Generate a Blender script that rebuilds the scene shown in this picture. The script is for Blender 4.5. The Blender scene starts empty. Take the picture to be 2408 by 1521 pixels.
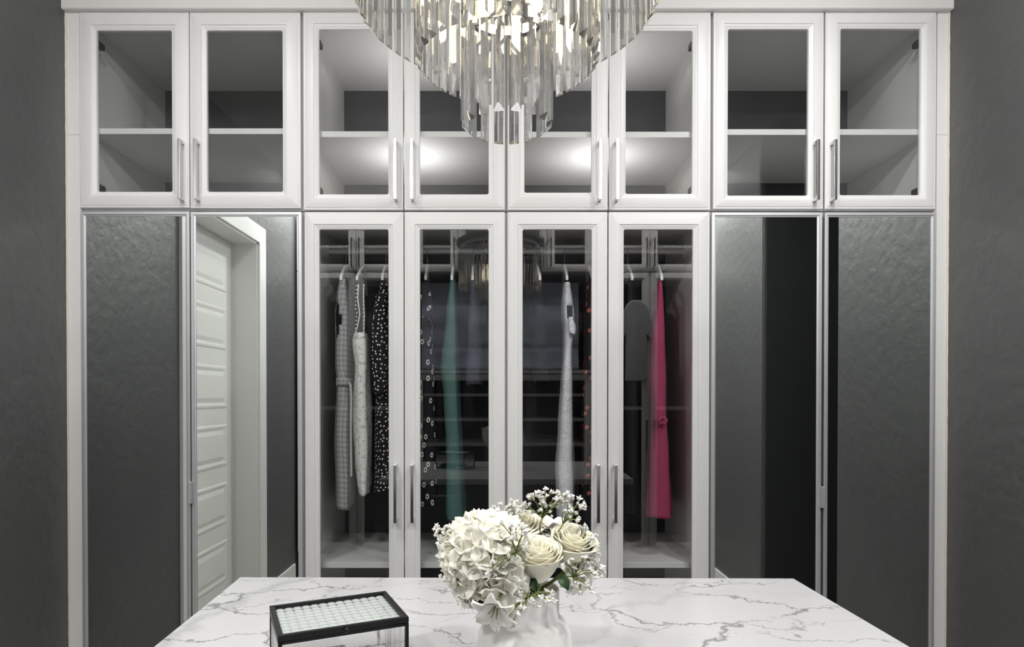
import bpy, bmesh, math, random
from mathutils import Vector, Matrix, noise as mnoise
random.seed(7)
PI = math.pi
C = bpy.context.scene.collection
SC = bpy.context.scene

# ------------------------------------------------------------------ camera
F = 1490.0; CX = 1170.0; PITCH = math.radians(0.52); HOR = 928.0
CY = HOR + F * math.tan(PITCH)
CAMZ = 1.351
D = 2.384                      # plane of the cabinet doors
cam = bpy.data.cameras.new('camera'); camo = bpy.data.objects.new('camera', cam); C.objects.link(camo)
camo.location = (0, 0, CAMZ); camo.rotation_euler = (PI / 2 - PITCH, 0, 0)
cam.sensor_width = 36; cam.sensor_fit = 'HORIZONTAL'; cam.lens = F / 2408 * 36
cam.shift_x = (1204 - CX) / 2408; cam.shift_y = (CY - 760.5) / 2408
cam.clip_start = 0.02
SC.camera = camo

def P(px, py, Y):
    a = (px - CX) / F; b = -(py - CY) / F
    dy = math.cos(PITCH) + b * math.sin(PITCH)
    dz = -math.sin(PITCH) + b * math.cos(PITCH)
    t = Y / dy
    return Vector((a * t, Y, CAMZ + dz * t))

# ------------------------------------------------------------------ world, lights, exposure
w = bpy.data.worlds.new('world'); SC.world = w; w.use_nodes = True
w.node_tree.nodes['Background'].inputs[0].default_value = (0.8, 0.85, 1, 1)
w.node_tree.nodes['Background'].inputs[1].default_value = 0.02
SC.view_settings.view_transform = 'Standard'; SC.view_settings.look = 'None'
SC.view_settings.gamma = 1.0; SC.view_settings.use_curve_mapping = False
SC.view_settings.exposure = 0.08
cy = SC.cycles
cy.use_denoising = True
cy.max_bounces = 28; cy.diffuse_bounces = 4; cy.glossy_bounces = 5; cy.transmission_bounces = 24
cy.transparent_max_bounces = 32
cy.sample_clamp_indirect = 4.0; cy.caustics_reflective = True; cy.caustics_refractive = True
cy.blur_glossy = 0.3

CEIL = 3.02
FL = -0.12                       # floor level
XL, XR = -1.62, 1.694           # side walls
YF, YB = 2.975, -0.86           # front and back wall planes
YBACK = -0.27                   # plane of the cabinet doors behind the camera
DOME = 200
CANS = [(-0.99, 1.55, 6), (1.08, 1.55, 12), (-0.704, 0.0, 46), (0.832, 0.0, 46), (-1.46, 0.0, 46), (1.58, 0.0, 46)]
def fill_can(x, y, power):  # front-row fill lamp, added to wash the side walls
    l = bpy.data.lights.new('added_wash_beam', 'AREA'); l.shape = 'DISK'; l.size = 0.14
    l.energy = power; l.color = (1.0, 0.99, 0.985); l.spread = math.radians(170)
    o = bpy.data.objects.new('added_wash_beam', l); C.objects.link(o); o.location = (x, y, CEIL - 0.012)
    return o

# ------------------------------------------------------------------ materials
def mat(name, col, rough=0.5, metal=0.0, spec=0.5, bump=None, coat=0.0, **kw):
    m = bpy.data.materials.new(name); m.use_nodes = True
    nt = m.node_tree; b = nt.nodes['Principled BSDF']
    b.inputs['Base Color'].default_value = (*col, 1); b.inputs['Roughness'].default_value = rough
    b.inputs['Metallic'].default_value = metal; b.inputs['Specular IOR Level'].default_value = spec
    b.inputs['Coat Weight'].default_value = coat
    for k, v in kw.items(): b.inputs[k.replace('_', ' ')].default_value = v
    if bump:
        scale, strength, dist, kind = bump
        tc = nt.nodes.new('ShaderNodeTexCoord')
        t = nt.nodes.new('ShaderNodeTexNoise'); t.inputs['Scale'].default_value = scale; t.inputs['Detail'].default_value = 4
        nt.links.new(tc.outputs['Object'], t.inputs['Vector'])
        bp = nt.nodes.new('ShaderNodeBump'); bp.inputs['Strength'].default_value = strength; bp.inputs['Distance'].default_value = dist
        nt.links.new(t.outputs['Fac'], bp.inputs['Height']); nt.links.new(bp.outputs[0], b.inputs['Normal'])
    return m
class N:
    """small node helper"""
    def __init__(s, m): s.m = m; s.nt = m.node_tree; s.b = s.nt.nodes['Principled BSDF']
    def new(s, t, **kw):
        n = s.nt.nodes.new(t)
        for k, v in kw.items():
            if k in n.inputs.keys(): n.inputs[k].default_value = v
            else: setattr(n, k, v)
        return n
    def link(s, a, b): s.nt.links.new(a, b)
    def math(s, op, a, b=None, c=None):
        n = s.nt.nodes.new('ShaderNodeMath'); n.operation = op
        for i, v in enumerate((a, b, c)):
            if v is None: continue
            if isinstance(v, (int, float)): n.inputs[i].default_value = v
            else: s.link(v, n.inputs[i])
        return n.outputs[0]
    def mix(s, fac, a, b):
        n = s.nt.nodes.new('ShaderNodeMix'); n.data_type = 'RGBA'
        if isinstance(fac, (int, float)): n.inputs[0].default_value = fac
        else: s.link(fac, n.inputs[0])
        for i, v in ((6, a), (7, b)):
            if isinstance(v, tuple): n.inputs[i].default_value = (*v, 1)
            else: s.link(v, n.inputs[i])
        return n.outputs[2]
    def ramp(s, fac, lo, hi):
        n = s.nt.nodes.new('ShaderNodeMapRange'); n.interpolation_type = 'SMOOTHSTEP'
        s.link(fac, n.inputs[0]); n.inputs[1].default_value = lo; n.inputs[2].default_value = hi
        return n.outputs[0]

M = {}
M['cab'] = mat('white_lacquer', (0.79, 0.785, 0.775), 0.38, bump=(60, 0.03, 0.002, 'n'))
M['shelf'] = mat('white_melamine', (0.78, 0.775, 0.76), 0.45)
M['filler'] = mat('white_filler', (0.8, 0.79, 0.775), 0.45)
M['trimw'] = mat('white_trim_paint', (0.8, 0.8, 0.78), 0.35)
M['ceil'] = mat('ceiling_paint', (0.72, 0.71, 0.68), 0.9)
M['alu'] = mat('brushed_aluminium', (0.70, 0.70, 0.72), 0.5, metal=0.75)
M['steel'] = mat('satin_nickel', (0.66, 0.66, 0.67), 0.22, metal=1.0)
M['chrome'] = mat('chrome', (0.8, 0.79, 0.77), 0.08, metal=1.0)
M['darkmetal'] = mat('dark_chrome', (0.05, 0.05, 0.055), 0.25, metal=0.7)
M['black'] = mat('black_metal', (0.008, 0.008, 0.009), 0.4, spec=0.25)
M['blackcab'] = mat('charcoal_cabinet', (0.05, 0.05, 0.055), 0.5)
M['plastic'] = mat('white_plastic', (0.82, 0.82, 0.83), 0.4)
M['ceramic'] = mat('white_ceramic', (0.88, 0.87, 0.85), 0.75, bump=(220, 0.04, 0.002, 'n'))
M['hinge'] = mat('dark_hinge', (0.03, 0.03, 0.03), 0.4)
M['caulk'] = mat('caulk', (0.72, 0.68, 0.6), 0.7)

def wall_mat(name, col):
    m = mat(name, col, 0.5, spec=0.8); n = N(m)
    tc = n.new('ShaderNodeTexCoord')
    a = n.new('ShaderNodeTexNoise', Scale=19.0, Detail=2.5, Roughness=0.45, Distortion=0.1); n.link(tc.outputs['Object'], a.inputs['Vector'])
    v = n.new('ShaderNodeTexNoise', Scale=55.0, Detail=2.0, Distortion=0.0); n.link(tc.outputs['Object'], v.inputs['Vector'])
    r1 = n.ramp(a.outputs['Fac'], 0.40, 0.62)
    h = n.math('ADD', n.math('MULTIPLY', r1, 0.8), n.math('MULTIPLY', v.outputs['Fac'], 0.55))
    bp = n.new('ShaderNodeBump', Strength=0.22, Distance=0.006); n.link(h, bp.inputs['Height']); n.link(bp.outputs[0], n.b.inputs['Normal'])
    return m
M['wall'] = wall_mat('charcoal_wall', (0.08, 0.082, 0.082))
M['hall'] = mat('dark_hall_face', (0.028, 0.029, 0.031), 0.7)
M['backpanel'] = mat('charcoal_panel', (0.055, 0.057, 0.066), 0.6)

def pane_mat(name, tint, f0=0.05, rough=0.0):
    """thin clear pane: Schlick reflectance, symmetric for both faces"""
    m = bpy.data.materials.new(name); m.use_nodes = True; nt = m.node_tree; nt.nodes.clear()
    o = nt.nodes.new('ShaderNodeOutputMaterial'); t = nt.nodes.new('ShaderNodeBsdfTransparent'); g = nt.nodes.new('ShaderNodeBsdfGlossy')
    t.inputs[0].default_value = (*tint, 1); g.inputs['Roughness'].default_value = rough; g.inputs['Color'].default_value = (1, 1, 1, 1)
    lw = nt.nodes.new('ShaderNodeLayerWeight'); lw.inputs[0].default_value = 0.5; pw = nt.nodes.new('ShaderNodeMath'); pw.operation = 'POWER'
    nt.links.new(lw.outputs['Facing'], pw.inputs[0]); pw.inputs[1].default_value = 5.0
    ma = nt.nodes.new('ShaderNodeMath'); ma.operation = 'MULTIPLY_ADD'; nt.links.new(pw.outputs[0], ma.inputs[0]); ma.inputs[1].default_value = 1 - f0; ma.inputs[2].default_value = f0
    mx = nt.nodes.new('ShaderNodeMixShader')
    nt.links.new(ma.outputs[0], mx.inputs[0]); nt.links.new(t.outputs[0], mx.inputs[1]); nt.links.new(g.outputs[0], mx.inputs[2])
    nt.links.new(mx.outputs[0], o.inputs[0])
    return m
M['glass'] = pane_mat('door_glass', (0.955, 0.96, 0.96), 0.05)
M['boxglass'] = pane_mat('box_glass', (0.93, 0.965, 0.955), 0.04)
M['mirror'] = mat('mirror_silver', (0.82, 0.855, 0.84), 0.0, metal=1.0)

def crystal_mat(name, ior, share):
    m = bpy.data.materials.new(name); m.use_nodes = True; nt = m.node_tree; nt.nodes.clear()
    o = nt.nodes.new('ShaderNodeOutputMaterial'); g = nt.nodes.new('ShaderNodeBsdfGlass'); t = nt.nodes.new('ShaderNodeBsdfTransparent')
    g.inputs['IOR'].default_value = ior; g.inputs['Roughness'].default_value = 0.0; mx = nt.nodes.new('ShaderNodeMixShader')
    mx.inputs[0].default_value = share
    nt.links.new(g.outputs[0], mx.inputs[1]); nt.links.new(t.outputs[0], mx.inputs[2]); nt.links.new(mx.outputs[0], o.inputs[0])
    return m
M['crystal'] = crystal_mat('crystal', 1.5, 0.28)
def facet_mat():
    m = crystal_mat('cut_facet', 1.5, 0.1); nt = m.node_tree; o = next(n for n in nt.nodes if n.type == 'OUTPUT_MATERIAL'); src = o.inputs[0].links[0].from_socket
    g = nt.nodes.new('ShaderNodeBsdfGlossy'); g.inputs['Roughness'].default_value = 0.12; g.inputs['Color'].default_value = (0.95, 0.96, 0.97, 1)
    mx = nt.nodes.new('ShaderNodeMixShader'); mx.inputs[0].default_value = 0.65; nt.links.new(src, mx.inputs[1]); nt.links.new(g.outputs[0], mx.inputs[2]); nt.links.new(mx.outputs[0], o.inputs[0])
    return m
M['facet'] = facet_mat()
def pressed_glass():
    m = crystal_mat('pressed_glass', 1.5, 0.35); nt = m.node_tree; o = next(n for n in nt.nodes if n.type == 'OUTPUT_MATERIAL'); src = o.inputs[0].links[0].from_socket
    p = nt.nodes.new('ShaderNodeBsdfPrincipled'); p.inputs['Base Color'].default_value = (0.66, 0.71, 0.695, 1); p.inputs['Roughness'].default_value = 0.12  # milky base colour stands in for ceiling light refracted by the squares
    mx = nt.nodes.new('ShaderNodeMixShader'); mx.inputs[0].default_value = 0.6; nt.links.new(src, mx.inputs[1]); nt.links.new(p.outputs[0], mx.inputs[2]); nt.links.new(mx.outputs[0], o.inputs[0])
    return m
M['pressed'] = pressed_glass()
M['ribglass'] = crystal_mat('ribbed_glass', 1.5, 0.28)

def emit_mat(name, col, s):
    m = bpy.data.materials.new(name); m.use_nodes = True; nt = m.node_tree; nt.nodes.clear()
    o = nt.nodes.new('ShaderNodeOutputMaterial'); e = nt.nodes.new('ShaderNodeEmission'); e.inputs[0].default_value = (*col, 1); e.inputs[1].default_value = s
    nt.links.new(e.outputs[0], o.inputs[0]); return m
M['bulb'] = emit_mat('bulb_glow', (1.0, 0.85, 0.58), 26)
M['dome'] = emit_mat('dome_glow', (1.0, 0.99, 0.975), DOME)

def marble():
    m = mat('white_marble', (0.8, 0.8, 0.8), 0.22); n = N(m)
    tc = n.new('ShaderNodeTexCoord'); co = tc.outputs['Object']
    dn = n.new('ShaderNodeTexNoise', Scale=5.0, Detail=7.0, Roughness=0.62); n.link(co, dn.inputs['Vector'])
    sub = n.new('ShaderNodeVectorMath', operation='SUBTRACT'); n.link(dn.outputs['Color'], sub.inputs[0]); sub.inputs[1].default_value = (0.5, 0.5, 0.5)
    sc = n.new('ShaderNodeVectorMath', operation='SCALE'); n.link(sub.outputs[0], sc.inputs[0]); sc.inputs['Scale'].default_value = 0.26
    ad = n.new('ShaderNodeVectorMath', operation='ADD'); n.link(co, ad.inputs[0]); n.link(sc.outputs[0], ad.inputs[1])
    def cracks(rot, scl, loc, w0, w1, nscale):
        mp = n.new('ShaderNodeMapping'); mp.inputs['Rotation'].default_value = (0, 0, rot); mp.inputs['Scale'].default_value = scl; mp.inputs['Location'].default_value = loc
        n.link(ad.outputs[0], mp.inputs['Vector'])
        v = n.new('ShaderNodeTexVoronoi', feature='DISTANCE_TO_EDGE', voronoi_dimensions='2D', Scale=1.0); n.link(mp.outputs[0], v.inputs['Vector'])
        line = n.math('SUBTRACT', 1.0, n.ramp(v.outputs['Distance'], w0, w1))
        k = n.new('ShaderNodeTexNoise', Scale=nscale, Detail=3.0); n.link(co, k.inputs['Vector'])
        return n.math('MULTIPLY', line, n.ramp(k.outputs['Fac'], 0.44, 0.62))
    c1 = cracks(0.75, (2.1, 6.0, 1), (3.3, 1.2, 0), 0.0, 0.024, 5.0)
    c2 = cracks(-0.35, (3.0, 7.5, 1), (1.3, 8.2, 0), 0.0, 0.022, 6.0)
    c3 = cracks(0.5, (1.4, 3.6, 1), (7.1, 2.2, 0), 0.0, 0.11, 3.0)
    # two broad grey veins running diagonally over the slab
    sep = n.new('ShaderNodeSeparateXYZ'); n.link(ad.outputs[0], sep.inputs[0])
    def vein(ax, ay, off, w):
        d = n.math('ABSOLUTE', n.math('ADD', n.math('ADD', n.math('MULTIPLY', sep.outputs[0], ax), n.math('MULTIPLY', sep.outputs[1], ay)), off))
        return n.math('SUBTRACT', 1.0, n.ramp(d, 0.0, w))
    v1 = vein(0.977, -0.214, 0.793, 0.03)       # left: from the back edge towards the near left corner
    v2 = vein(0.702, -0.712, 0.726, 0.018)
    col = n.mix(n.math('MULTIPLY', v1, 0.42), (0.63, 0.63, 0.645), (0.33, 0.33, 0.34))
    col = n.mix(n.math('MULTIPLY', v2, 0.3), col, (0.42, 0.39, 0.36))
    col = n.mix(n.math('MULTIPLY', c3, 0.16), col, (0.45, 0.44, 0.44))
    col = n.mix(n.math('MULTIPLY', c1, 0.85), col, (0.20, 0.195, 0.19))
    col = n.mix(n.math('MULTIPLY', c2, 0.75), col, (0.22, 0.21, 0.19))
    n.link(col, n.b.inputs['Base Color'])
    return m
M['marble'] = marble()

def cloth(name, col, rough=0.85, pattern=None, **kw):
    m = mat(name, col, rough, spec=0.2, bump=None, **kw); n = N(m); tc = n.new('ShaderNodeTexCoord'); uv = tc.outputs['UV']
    base = None
    if pattern == 'plaid':
        s = n.new('ShaderNodeSeparateXYZ'); n.link(uv, s.inputs[0])
        def band(ch, freq, duty): return n.math('LESS_THAN', n.math('FRACT', n.math('MULTIPLY', s.outputs[ch], freq)), duty)
        fine = n.math('ADD', band(0, 210, .5), band(1, 210, .5)); big = n.math('ADD', band(0, 62, .45), band(1, 50, .45))
        f = n.math('MULTIPLY', n.math('MULTIPLY', fine, n.math('ADD', big, 0.7)), 0.2)
        base = n.mix(f, (0.52, 0.52, 0.52), (0.07, 0.07, 0.075))
    elif pattern == 'dots':
        v = n.new('ShaderNodeTexVoronoi', voronoi_dimensions='2D', Scale=58.0, Randomness=0.7); n.link(uv, v.inputs['Vector'])
        base = n.mix(n.math('LESS_THAN', v.outputs['Distance'], 0.19), col, (0.85, 0.85, 0.85))
    elif pattern == 'leaves':
        mp = n.new('ShaderNodeMapping'); mp.inputs['Rotation'].default_value = (0, 0, 0.5); mp.inputs['Scale'].default_value = (30, 19, 1); n.link(uv, mp.inputs[0])
        v = n.new('ShaderNodeTexVoronoi', voronoi_dimensions='2D', Scale=1.0, Randomness=0.9); n.link(mp.outputs[0], v.inputs['Vector'])
        d = v.outputs['Distance']
        base = n.mix(n.math('MULTIPLY', n.math('GREATER_THAN', d, 0.10), n.math('LESS_THAN', d, 0.2)), col, (0.8, 0.8, 0.8))
    elif pattern == 'coral':
        v = n.new('ShaderNodeTexVoronoi', voronoi_dimensions='2D', Scale=24.0, Randomness=1.0); n.link(uv, v.inputs['Vector'])
        base = n.mix(n.math('LESS_THAN', v.outputs['Distance'], 0.2), col, (0.55, 0.13, 0.1))
    elif pattern == 'lace':
        w1 = n.new('ShaderNodeTexNoise', Scale=26.0, Detail=2.0, Distortion=3.5); n.link(uv, w1.inputs['Vector'])
        r = n.math('FRACT', n.math('MULTIPLY', w1.outputs['Fac'], 9.0))
        base = n.mix(n.ramp(r, 0.3, 0.55), (0.48, 0.48, 0.5), col)
    elif pattern == 'crochet':
        w1 = n.new('ShaderNodeTexNoise', Scale=60.0, Detail=3.0); n.link(uv, w1.inputs['Vector'])
        base = n.mix(n.ramp(w1.outputs['Fac'], 0.36, 0.5), (0.55, 0.54, 0.51), col)
    if base is not None: n.link(base, n.b.inputs['Base Color'])
    t = n.new('ShaderNodeTexNoise', Scale=420.0, Detail=2.0); n.link(uv, t.inputs['Vector'])
    bp = n.new('ShaderNodeBump', Strength=0.25, Distance=0.002); n.link(t.outputs['Fac'], bp.inputs['Height']); n.link(bp.outputs[0], n.b.inputs['Normal'])
    return m
M['plaid'] = cloth('grey_plaid', (0.4, 0.4, 0.4), pattern='plaid')
M['crochet'] = cloth('white_crochet', (0.85, 0.84, 0.81), pattern='crochet')
M['dots'] = cloth('black_polka', (0.012, 0.012, 0.014), pattern='dots')
M['leaves'] = cloth('black_leaf_print', (0.012, 0.012, 0.014), pattern='leaves')
M['teal'] = cloth('teal_cloth', (0.075, 0.145, 0.135))
M['lace'] = cloth('white_lace', (0.86, 0.86, 0.9), pattern='lace')
M['coral'] = cloth('black_coral_print', (0.012, 0.012, 0.014), pattern='coral')
M['pink'] = cloth('pink_cloth', (0.37, 0.055, 0.125))
M['navy'] = cloth('slate_cloth', (0.06, 0.065, 0.085))
M['blackcloth'] = cloth('black_cloth', (0.012, 0.012, 0.013))
M['greycloth'] = cloth('grey_cloth', (0.5, 0.51, 0.51))
M['slate'] = cloth('slate_blue_cloth', (0.42, 0.45, 0.54))

def petal_mat(name, col, sss=0.15):
    m = mat(name, col, 0.6, spec=0.25); b = m.node_tree.nodes['Principled BSDF']
    b.inputs['Subsurface Weight'].default_value = sss; b.inputs['Subsurface Radius'].default_value = (0.006, 0.005, 0.003); b.inputs['Subsurface Scale'].default_value = 1.0
    return m
M['rose'] = petal_mat('cream_petal', (0.92, 0.885, 0.72))
M['hyd'] = petal_mat('ivory_petal', (0.91, 0.885, 0.77))
M['white_petal'] = petal_mat('white_petal', (0.91, 0.895, 0.83))
M['breath'] = petal_mat('breath_white', (0.93, 0.92, 0.87), 0.0)
M['stem'] = mat('stem_green', (0.16, 0.20, 0.05), 0.6)
M['leaf'] = mat('leaf_green', (0.03, 0.075, 0.02), 0.45)
M['jewel'] = mat('black_beads', (0.015, 0.015, 0.017), 0.25)
M['floor'] = None
def floor_mat():
    m = mat('floor_tile', (0.3, 0.28, 0.26), 0.4); n = N(m); tc = n.new('ShaderNodeTexCoord')
    t = n.new('ShaderNodeTexNoise', Scale=6.0, Detail=5.0); n.link(tc.outputs['Object'], t.inputs['Vector'])
    n.link(n.mix(t.outputs['Fac'], (0.26, 0.24, 0.22), (0.38, 0.36, 0.33)), n.b.inputs['Base Color']); return m
M['floor'] = floor_mat()

# ------------------------------------------------------------------ mesh helpers
class MB:
    def __init__(s): s.v = []; s.f = []; s.uv = None; s.smooth = False
    def add(s, vs, fs):
        o = len(s.v); s.v += [tuple(v) for v in vs]; s.f += [tuple(i + o for i in f) for f in fs]; return s
    def box(s, x0, x1, y0, y1, z0, z1):
        vs = [(x, y, z) for z in (z0, z1) for y in (y0, y1) for x in (x0, x1)]
        return s.add(vs, [(0, 2, 3, 1), (4, 5, 7, 6), (0, 1, 5, 4), (2, 6, 7, 3), (0, 4, 6, 2), (1, 3, 7, 5)])
    def tube(s, pts, r, n=8, r1=None, cap=True):
        pts = [Vector(p) for p in pts]; k = len(pts); rings = []
        ref = None
        for i, p in enumerate(pts):
            t = (pts[min(i + 1, k - 1)] - pts[max(i - 1, 0)]).normalized()
            if ref is None: ref = t.orthogonal().normalized()
            ref = (ref - t * ref.dot(t)).normalized(); b = t.cross(ref)
            rr = r if r1 is None else r + (r1 - r) * i / (k - 1)
            rings.append([p + (ref * math.cos(2 * PI * j / n) + b * math.sin(2 * PI * j / n)) * rr for j in range(n)])
        vs = [v for ring in rings for v in ring]
        fs = [(i * n + j, i * n + (j + 1) % n, (i + 1) * n + (j + 1) % n, (i + 1) * n + j) for i in range(k - 1) for j in range(n)]
        if cap: fs += [tuple(reversed(range(n))), tuple((k - 1) * n + j for j in range(n))]
        return s.add(vs, fs)
    def lathe(s, prof, n=48, c=(0, 0, 0), close=True):
        vs = [(c[0] + r * math.cos(2 * PI * j / n), c[1] + r * math.sin(2 * PI * j / n), c[2] + z) for r, z in prof for j in range(n)]
        k = len(prof)
        fs = [(i * n + j, i * n + (j + 1) % n, (i + 1) * n + (j + 1) % n, (i + 1) * n + j) for i in range(k - 1) for j in range(n)]
        if close:
            fs += [tuple(reversed(range(n))), tuple((k - 1) * n + j for j in range(n))]
        return s.add(vs, fs)
    def loops(s, loops, closed=False):
        n = len(loops[0]); vs = [v for l in loops for v in l]; k = len(loops)
        fs = [(i * n + j, i * n + (j + 1) % n, (i + 1) * n + (j + 1) % n, (i + 1) * n + j) for i in range(k - 1) for j in range(n)]
        if closed: fs += [((k - 1) * n + j, (k - 1) * n + (j + 1) % n, (j + 1) % n, j) for j in range(n)]
        return s.add(vs, fs)
    def grid(s, fn, nu, nv):
        vs = [fn(i / nu, j / nv) for j in range(nv + 1) for i in range(nu + 1)]
        fs = [(j * (nu + 1) + i, j * (nu + 1) + i + 1, (j + 1) * (nu + 1) + i + 1, (j + 1) * (nu + 1) + i) for j in range(nv) for i in range(nu)]
        return s.add(vs, fs)
    def mesh(s, name, m, smooth=False, auto=None):
        me = bpy.data.meshes.new(name); me.from_pydata(s.v, [], s.f)
        bm = bmesh.new(); bm.from_mesh(me); bmesh.ops.recalc_face_normals(bm, faces=bm.faces)
        if smooth or auto:
            for f in bm.faces: f.smooth = True
            if auto:
                for e in bm.edges:
                    if len(e.link_faces) == 2 and e.calc_face_angle(0) > auto: e.smooth = False
        bm.to_mesh(me); bm.free()
        me.materials.append(m); return me
    def build(s, name, m, parent=None, smooth=False, auto=None, loc=None, bevel=None, kind=None):
        me = s.mesh(name, m, smooth, auto)
        return link(name, me, parent, loc, bevel, kind)

def link(name, me, parent=None, loc=None, bevel=None, kind=None):
    o = bpy.data.objects.new(name, me); C.objects.link(o)
    if parent: o.parent = parent
    if loc is not None: o.location = loc
    if bevel:
        md = o.modifiers.new('soft_edges', 'BEVEL'); md.width = bevel; md.segments = 2; md.limit_method = 'ANGLE'
    if kind: o['kind'] = kind
    return o
def thing(name, label, cat, loc=(0, 0, 0), rz=0.0, group=None):
    o = bpy.data.objects.new(name, None); C.objects.link(o); o.location = loc; o.rotation_euler = (0, 0, rz)
    o.empty_display_size = 0.05
    return tag(o, label, cat, group)
def tag(o, label, cat, group=None):
    o['label'] = label; o['category'] = cat
    if group: o['group'] = group
    return o
def struct(o): o['kind'] = 'structure'; return o
def lab(o, t): o['label'] = t; return o

# ------------------------------------------------------------------ room shell
TH = 0.12
struct(MB().box(XL - 0.5, 3.3, YB - TH, YF + TH, FL - 0.1, FL).build('floor', M['floor']))
struct(MB().box(XL - 0.5, 3.3, YB - TH, YF + TH, CEIL, CEIL + 0.1).build('ceiling', M['ceil']))
struct(MB().box(XL - 0.3, 3.3, YF, YF + TH, FL, CEIL).build('wall_front', M['backpanel']))
struct(MB().box(XL - 0.3, 3.3, YB - TH, YB, FL, CEIL).build('wall_back', M['backpanel']))
DY0, DY1, DZ = 0.50, 1.448, 2.38          # opening of the passage door in the left wall
struct(MB().box(XL - 0.3, XL, YB, DY0, FL, CEIL).box(XL - 0.3, XL, DY1, YF, FL, CEIL).box(XL - 0.3, XL, DY0, DY1, DZ, CEIL)
       .build('wall_left', M['wall']))
HY0, HY1 = 0.71, 1.61                      # full height opening to a dark hall in the right wall
struct(MB().box(XR, 3.0, HY1, YF, FL, CEIL).box(XR, 3.0, YB, HY0, FL, CEIL).box(3.0, 3.1, YB, YF, FL, CEIL)
       .build('wall_right', M['wall'], bevel=0.02))
struct(MB().box(XR + 0.03, 2.999, HY0, HY0 + 0.008, FL, CEIL - 0.001).build('wall_hall', M['hall']))  # thin near-black sheet laid over the hall-side wall face
# door leaf with six stacked raised panels, jamb and casing
dx = XL - 0.16
dl = MB().box(dx - 0.04, dx, DY0 + 0.02, DY1 - 0.02, FL + 0.01, DZ - 0.02).build('door_1', M['trimw']); struct(dl)
ph = (DZ - 0.02 - 0.10) / 6
for k in range(6):
    z0 = 0.14 + k * ph; z1 = z0 + ph - 0.115; y0 = DY0 + 0.13; y1 = DY1 - 0.13
    def rect(i, x): return [(x, y0 + i, z0 + i), (x, y1 - i, z0 + i), (x, y1 - i, z1 - i), (x, y0 + i, z1 - i)]
    p = MB().loops([rect(-0.004, dx), rect(0.0, dx + 0.004), rect(0.012, dx + 0.006), rect(0.03, dx + 0.001), rect(0.034, dx + 0.001), rect(0.06, dx + 0.007)])
    p.f.append((20, 21, 22, 23)); p.build('door_panel', M['trimw'], dl)
h = MB().tube([(dx, DY1 - 0.075, 0.98), (dx + 0.045, DY1 - 0.075, 0.98)], 0.012, 12).tube([(dx + 0.045, DY1 - 0.07, 0.98), (dx + 0.045, DY1 - 0.19, 0.98)], 0.009, 12)
h.build('door_handle', M['steel'], dl, smooth=True)
tr = MB(); cw = 0.11
tr.box(XL - 0.3, XL + 0.004, DY0, DY0 + 0.018, FL, DZ).box(XL - 0.3, XL + 0.004, DY1 - 0.018, DY1, FL, DZ).box(XL - 0.3, XL + 0.004, DY0, DY1, DZ - 0.018, DZ)
tr.box(dx, dx + 0.012, DY0 + 0.018, DY0 + 0.03, FL, DZ - 0.018).box(dx, dx + 0.012, DY1 - 0.03, DY1 - 0.018, FL, DZ - 0.018)
t1 = struct(tr.build('trim_1', M['trimw']))
for a, b, z0, z1 in ((DY0 - cw, DY0 + 0.006, FL, DZ + cw), (DY1 - 0.006, DY1 + cw, FL, DZ + cw), (DY0, DY1, DZ - 0.006, DZ + cw)):
    MB().box(XL, XL + 0.02, a, b, z0, z1).build('casing_board', M['trimw'], t1, bevel=0.003)
struct(MB().box(XL, XL + 0.015, YBACK + 0.02, DY0 - cw, FL, FL + 0.13).box(XL, XL + 0.015, DY1 + cw, D - 0.01, FL, FL + 0.13).build('baseboard_left', M['trimw'], bevel=0.004))
struct(MB().box(XR - 0.015, XR, YBACK + 0.02, HY0, FL, FL + 0.13).box(XR - 0.015, XR, HY1, D - 0.01, FL, FL + 0.13).box(XR + 0.035, 2.99, HY0 + 0.0085, HY0 + 0.022, FL, FL + 0.13).build('baseboard_right', M['trimw'], bevel=0.004))

# ------------------------------------------------------------------ ceiling lights (above the frame): front pair and outer domes added
def downlight(i, x, y, power):
    names = ['added fill downlight between the panelled door and the cabinets', 'added fill downlight between the dark hall and the cabinets', 'glowing dome light nearer the panelled door side of the room middle', 'glowing dome light nearer the dark hall side of the room middle', 'added glowing dome light tight against the panelled door wall', 'added glowing dome light tight against the dark hall wall']
    t = thing('ceiling_light', 'round white ' + names[i], 'light', (x, y, CEIL), 0, 'round ceiling lights')
    MB().lathe([(0.088, 0.0), (0.11, -0.001), (0.11, -0.006), (0.088, -0.009)], 32, close=False).build('trim_ring', M['trimw'], t, smooth=True)
    if power > 20:
        MB().lathe([(0.086, 0.0), (0.086, -0.028), (0.070, -0.052), (0.040, -0.066), (0.0, -0.070)], 32, close=False).build('glowing_dome', M['dome'], t, smooth=True)  # dome shape put in to throw more light sideways
    else: fill_can(x, y, power)
for i, c in enumerate(CANS): downlight(i, *c)

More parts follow.
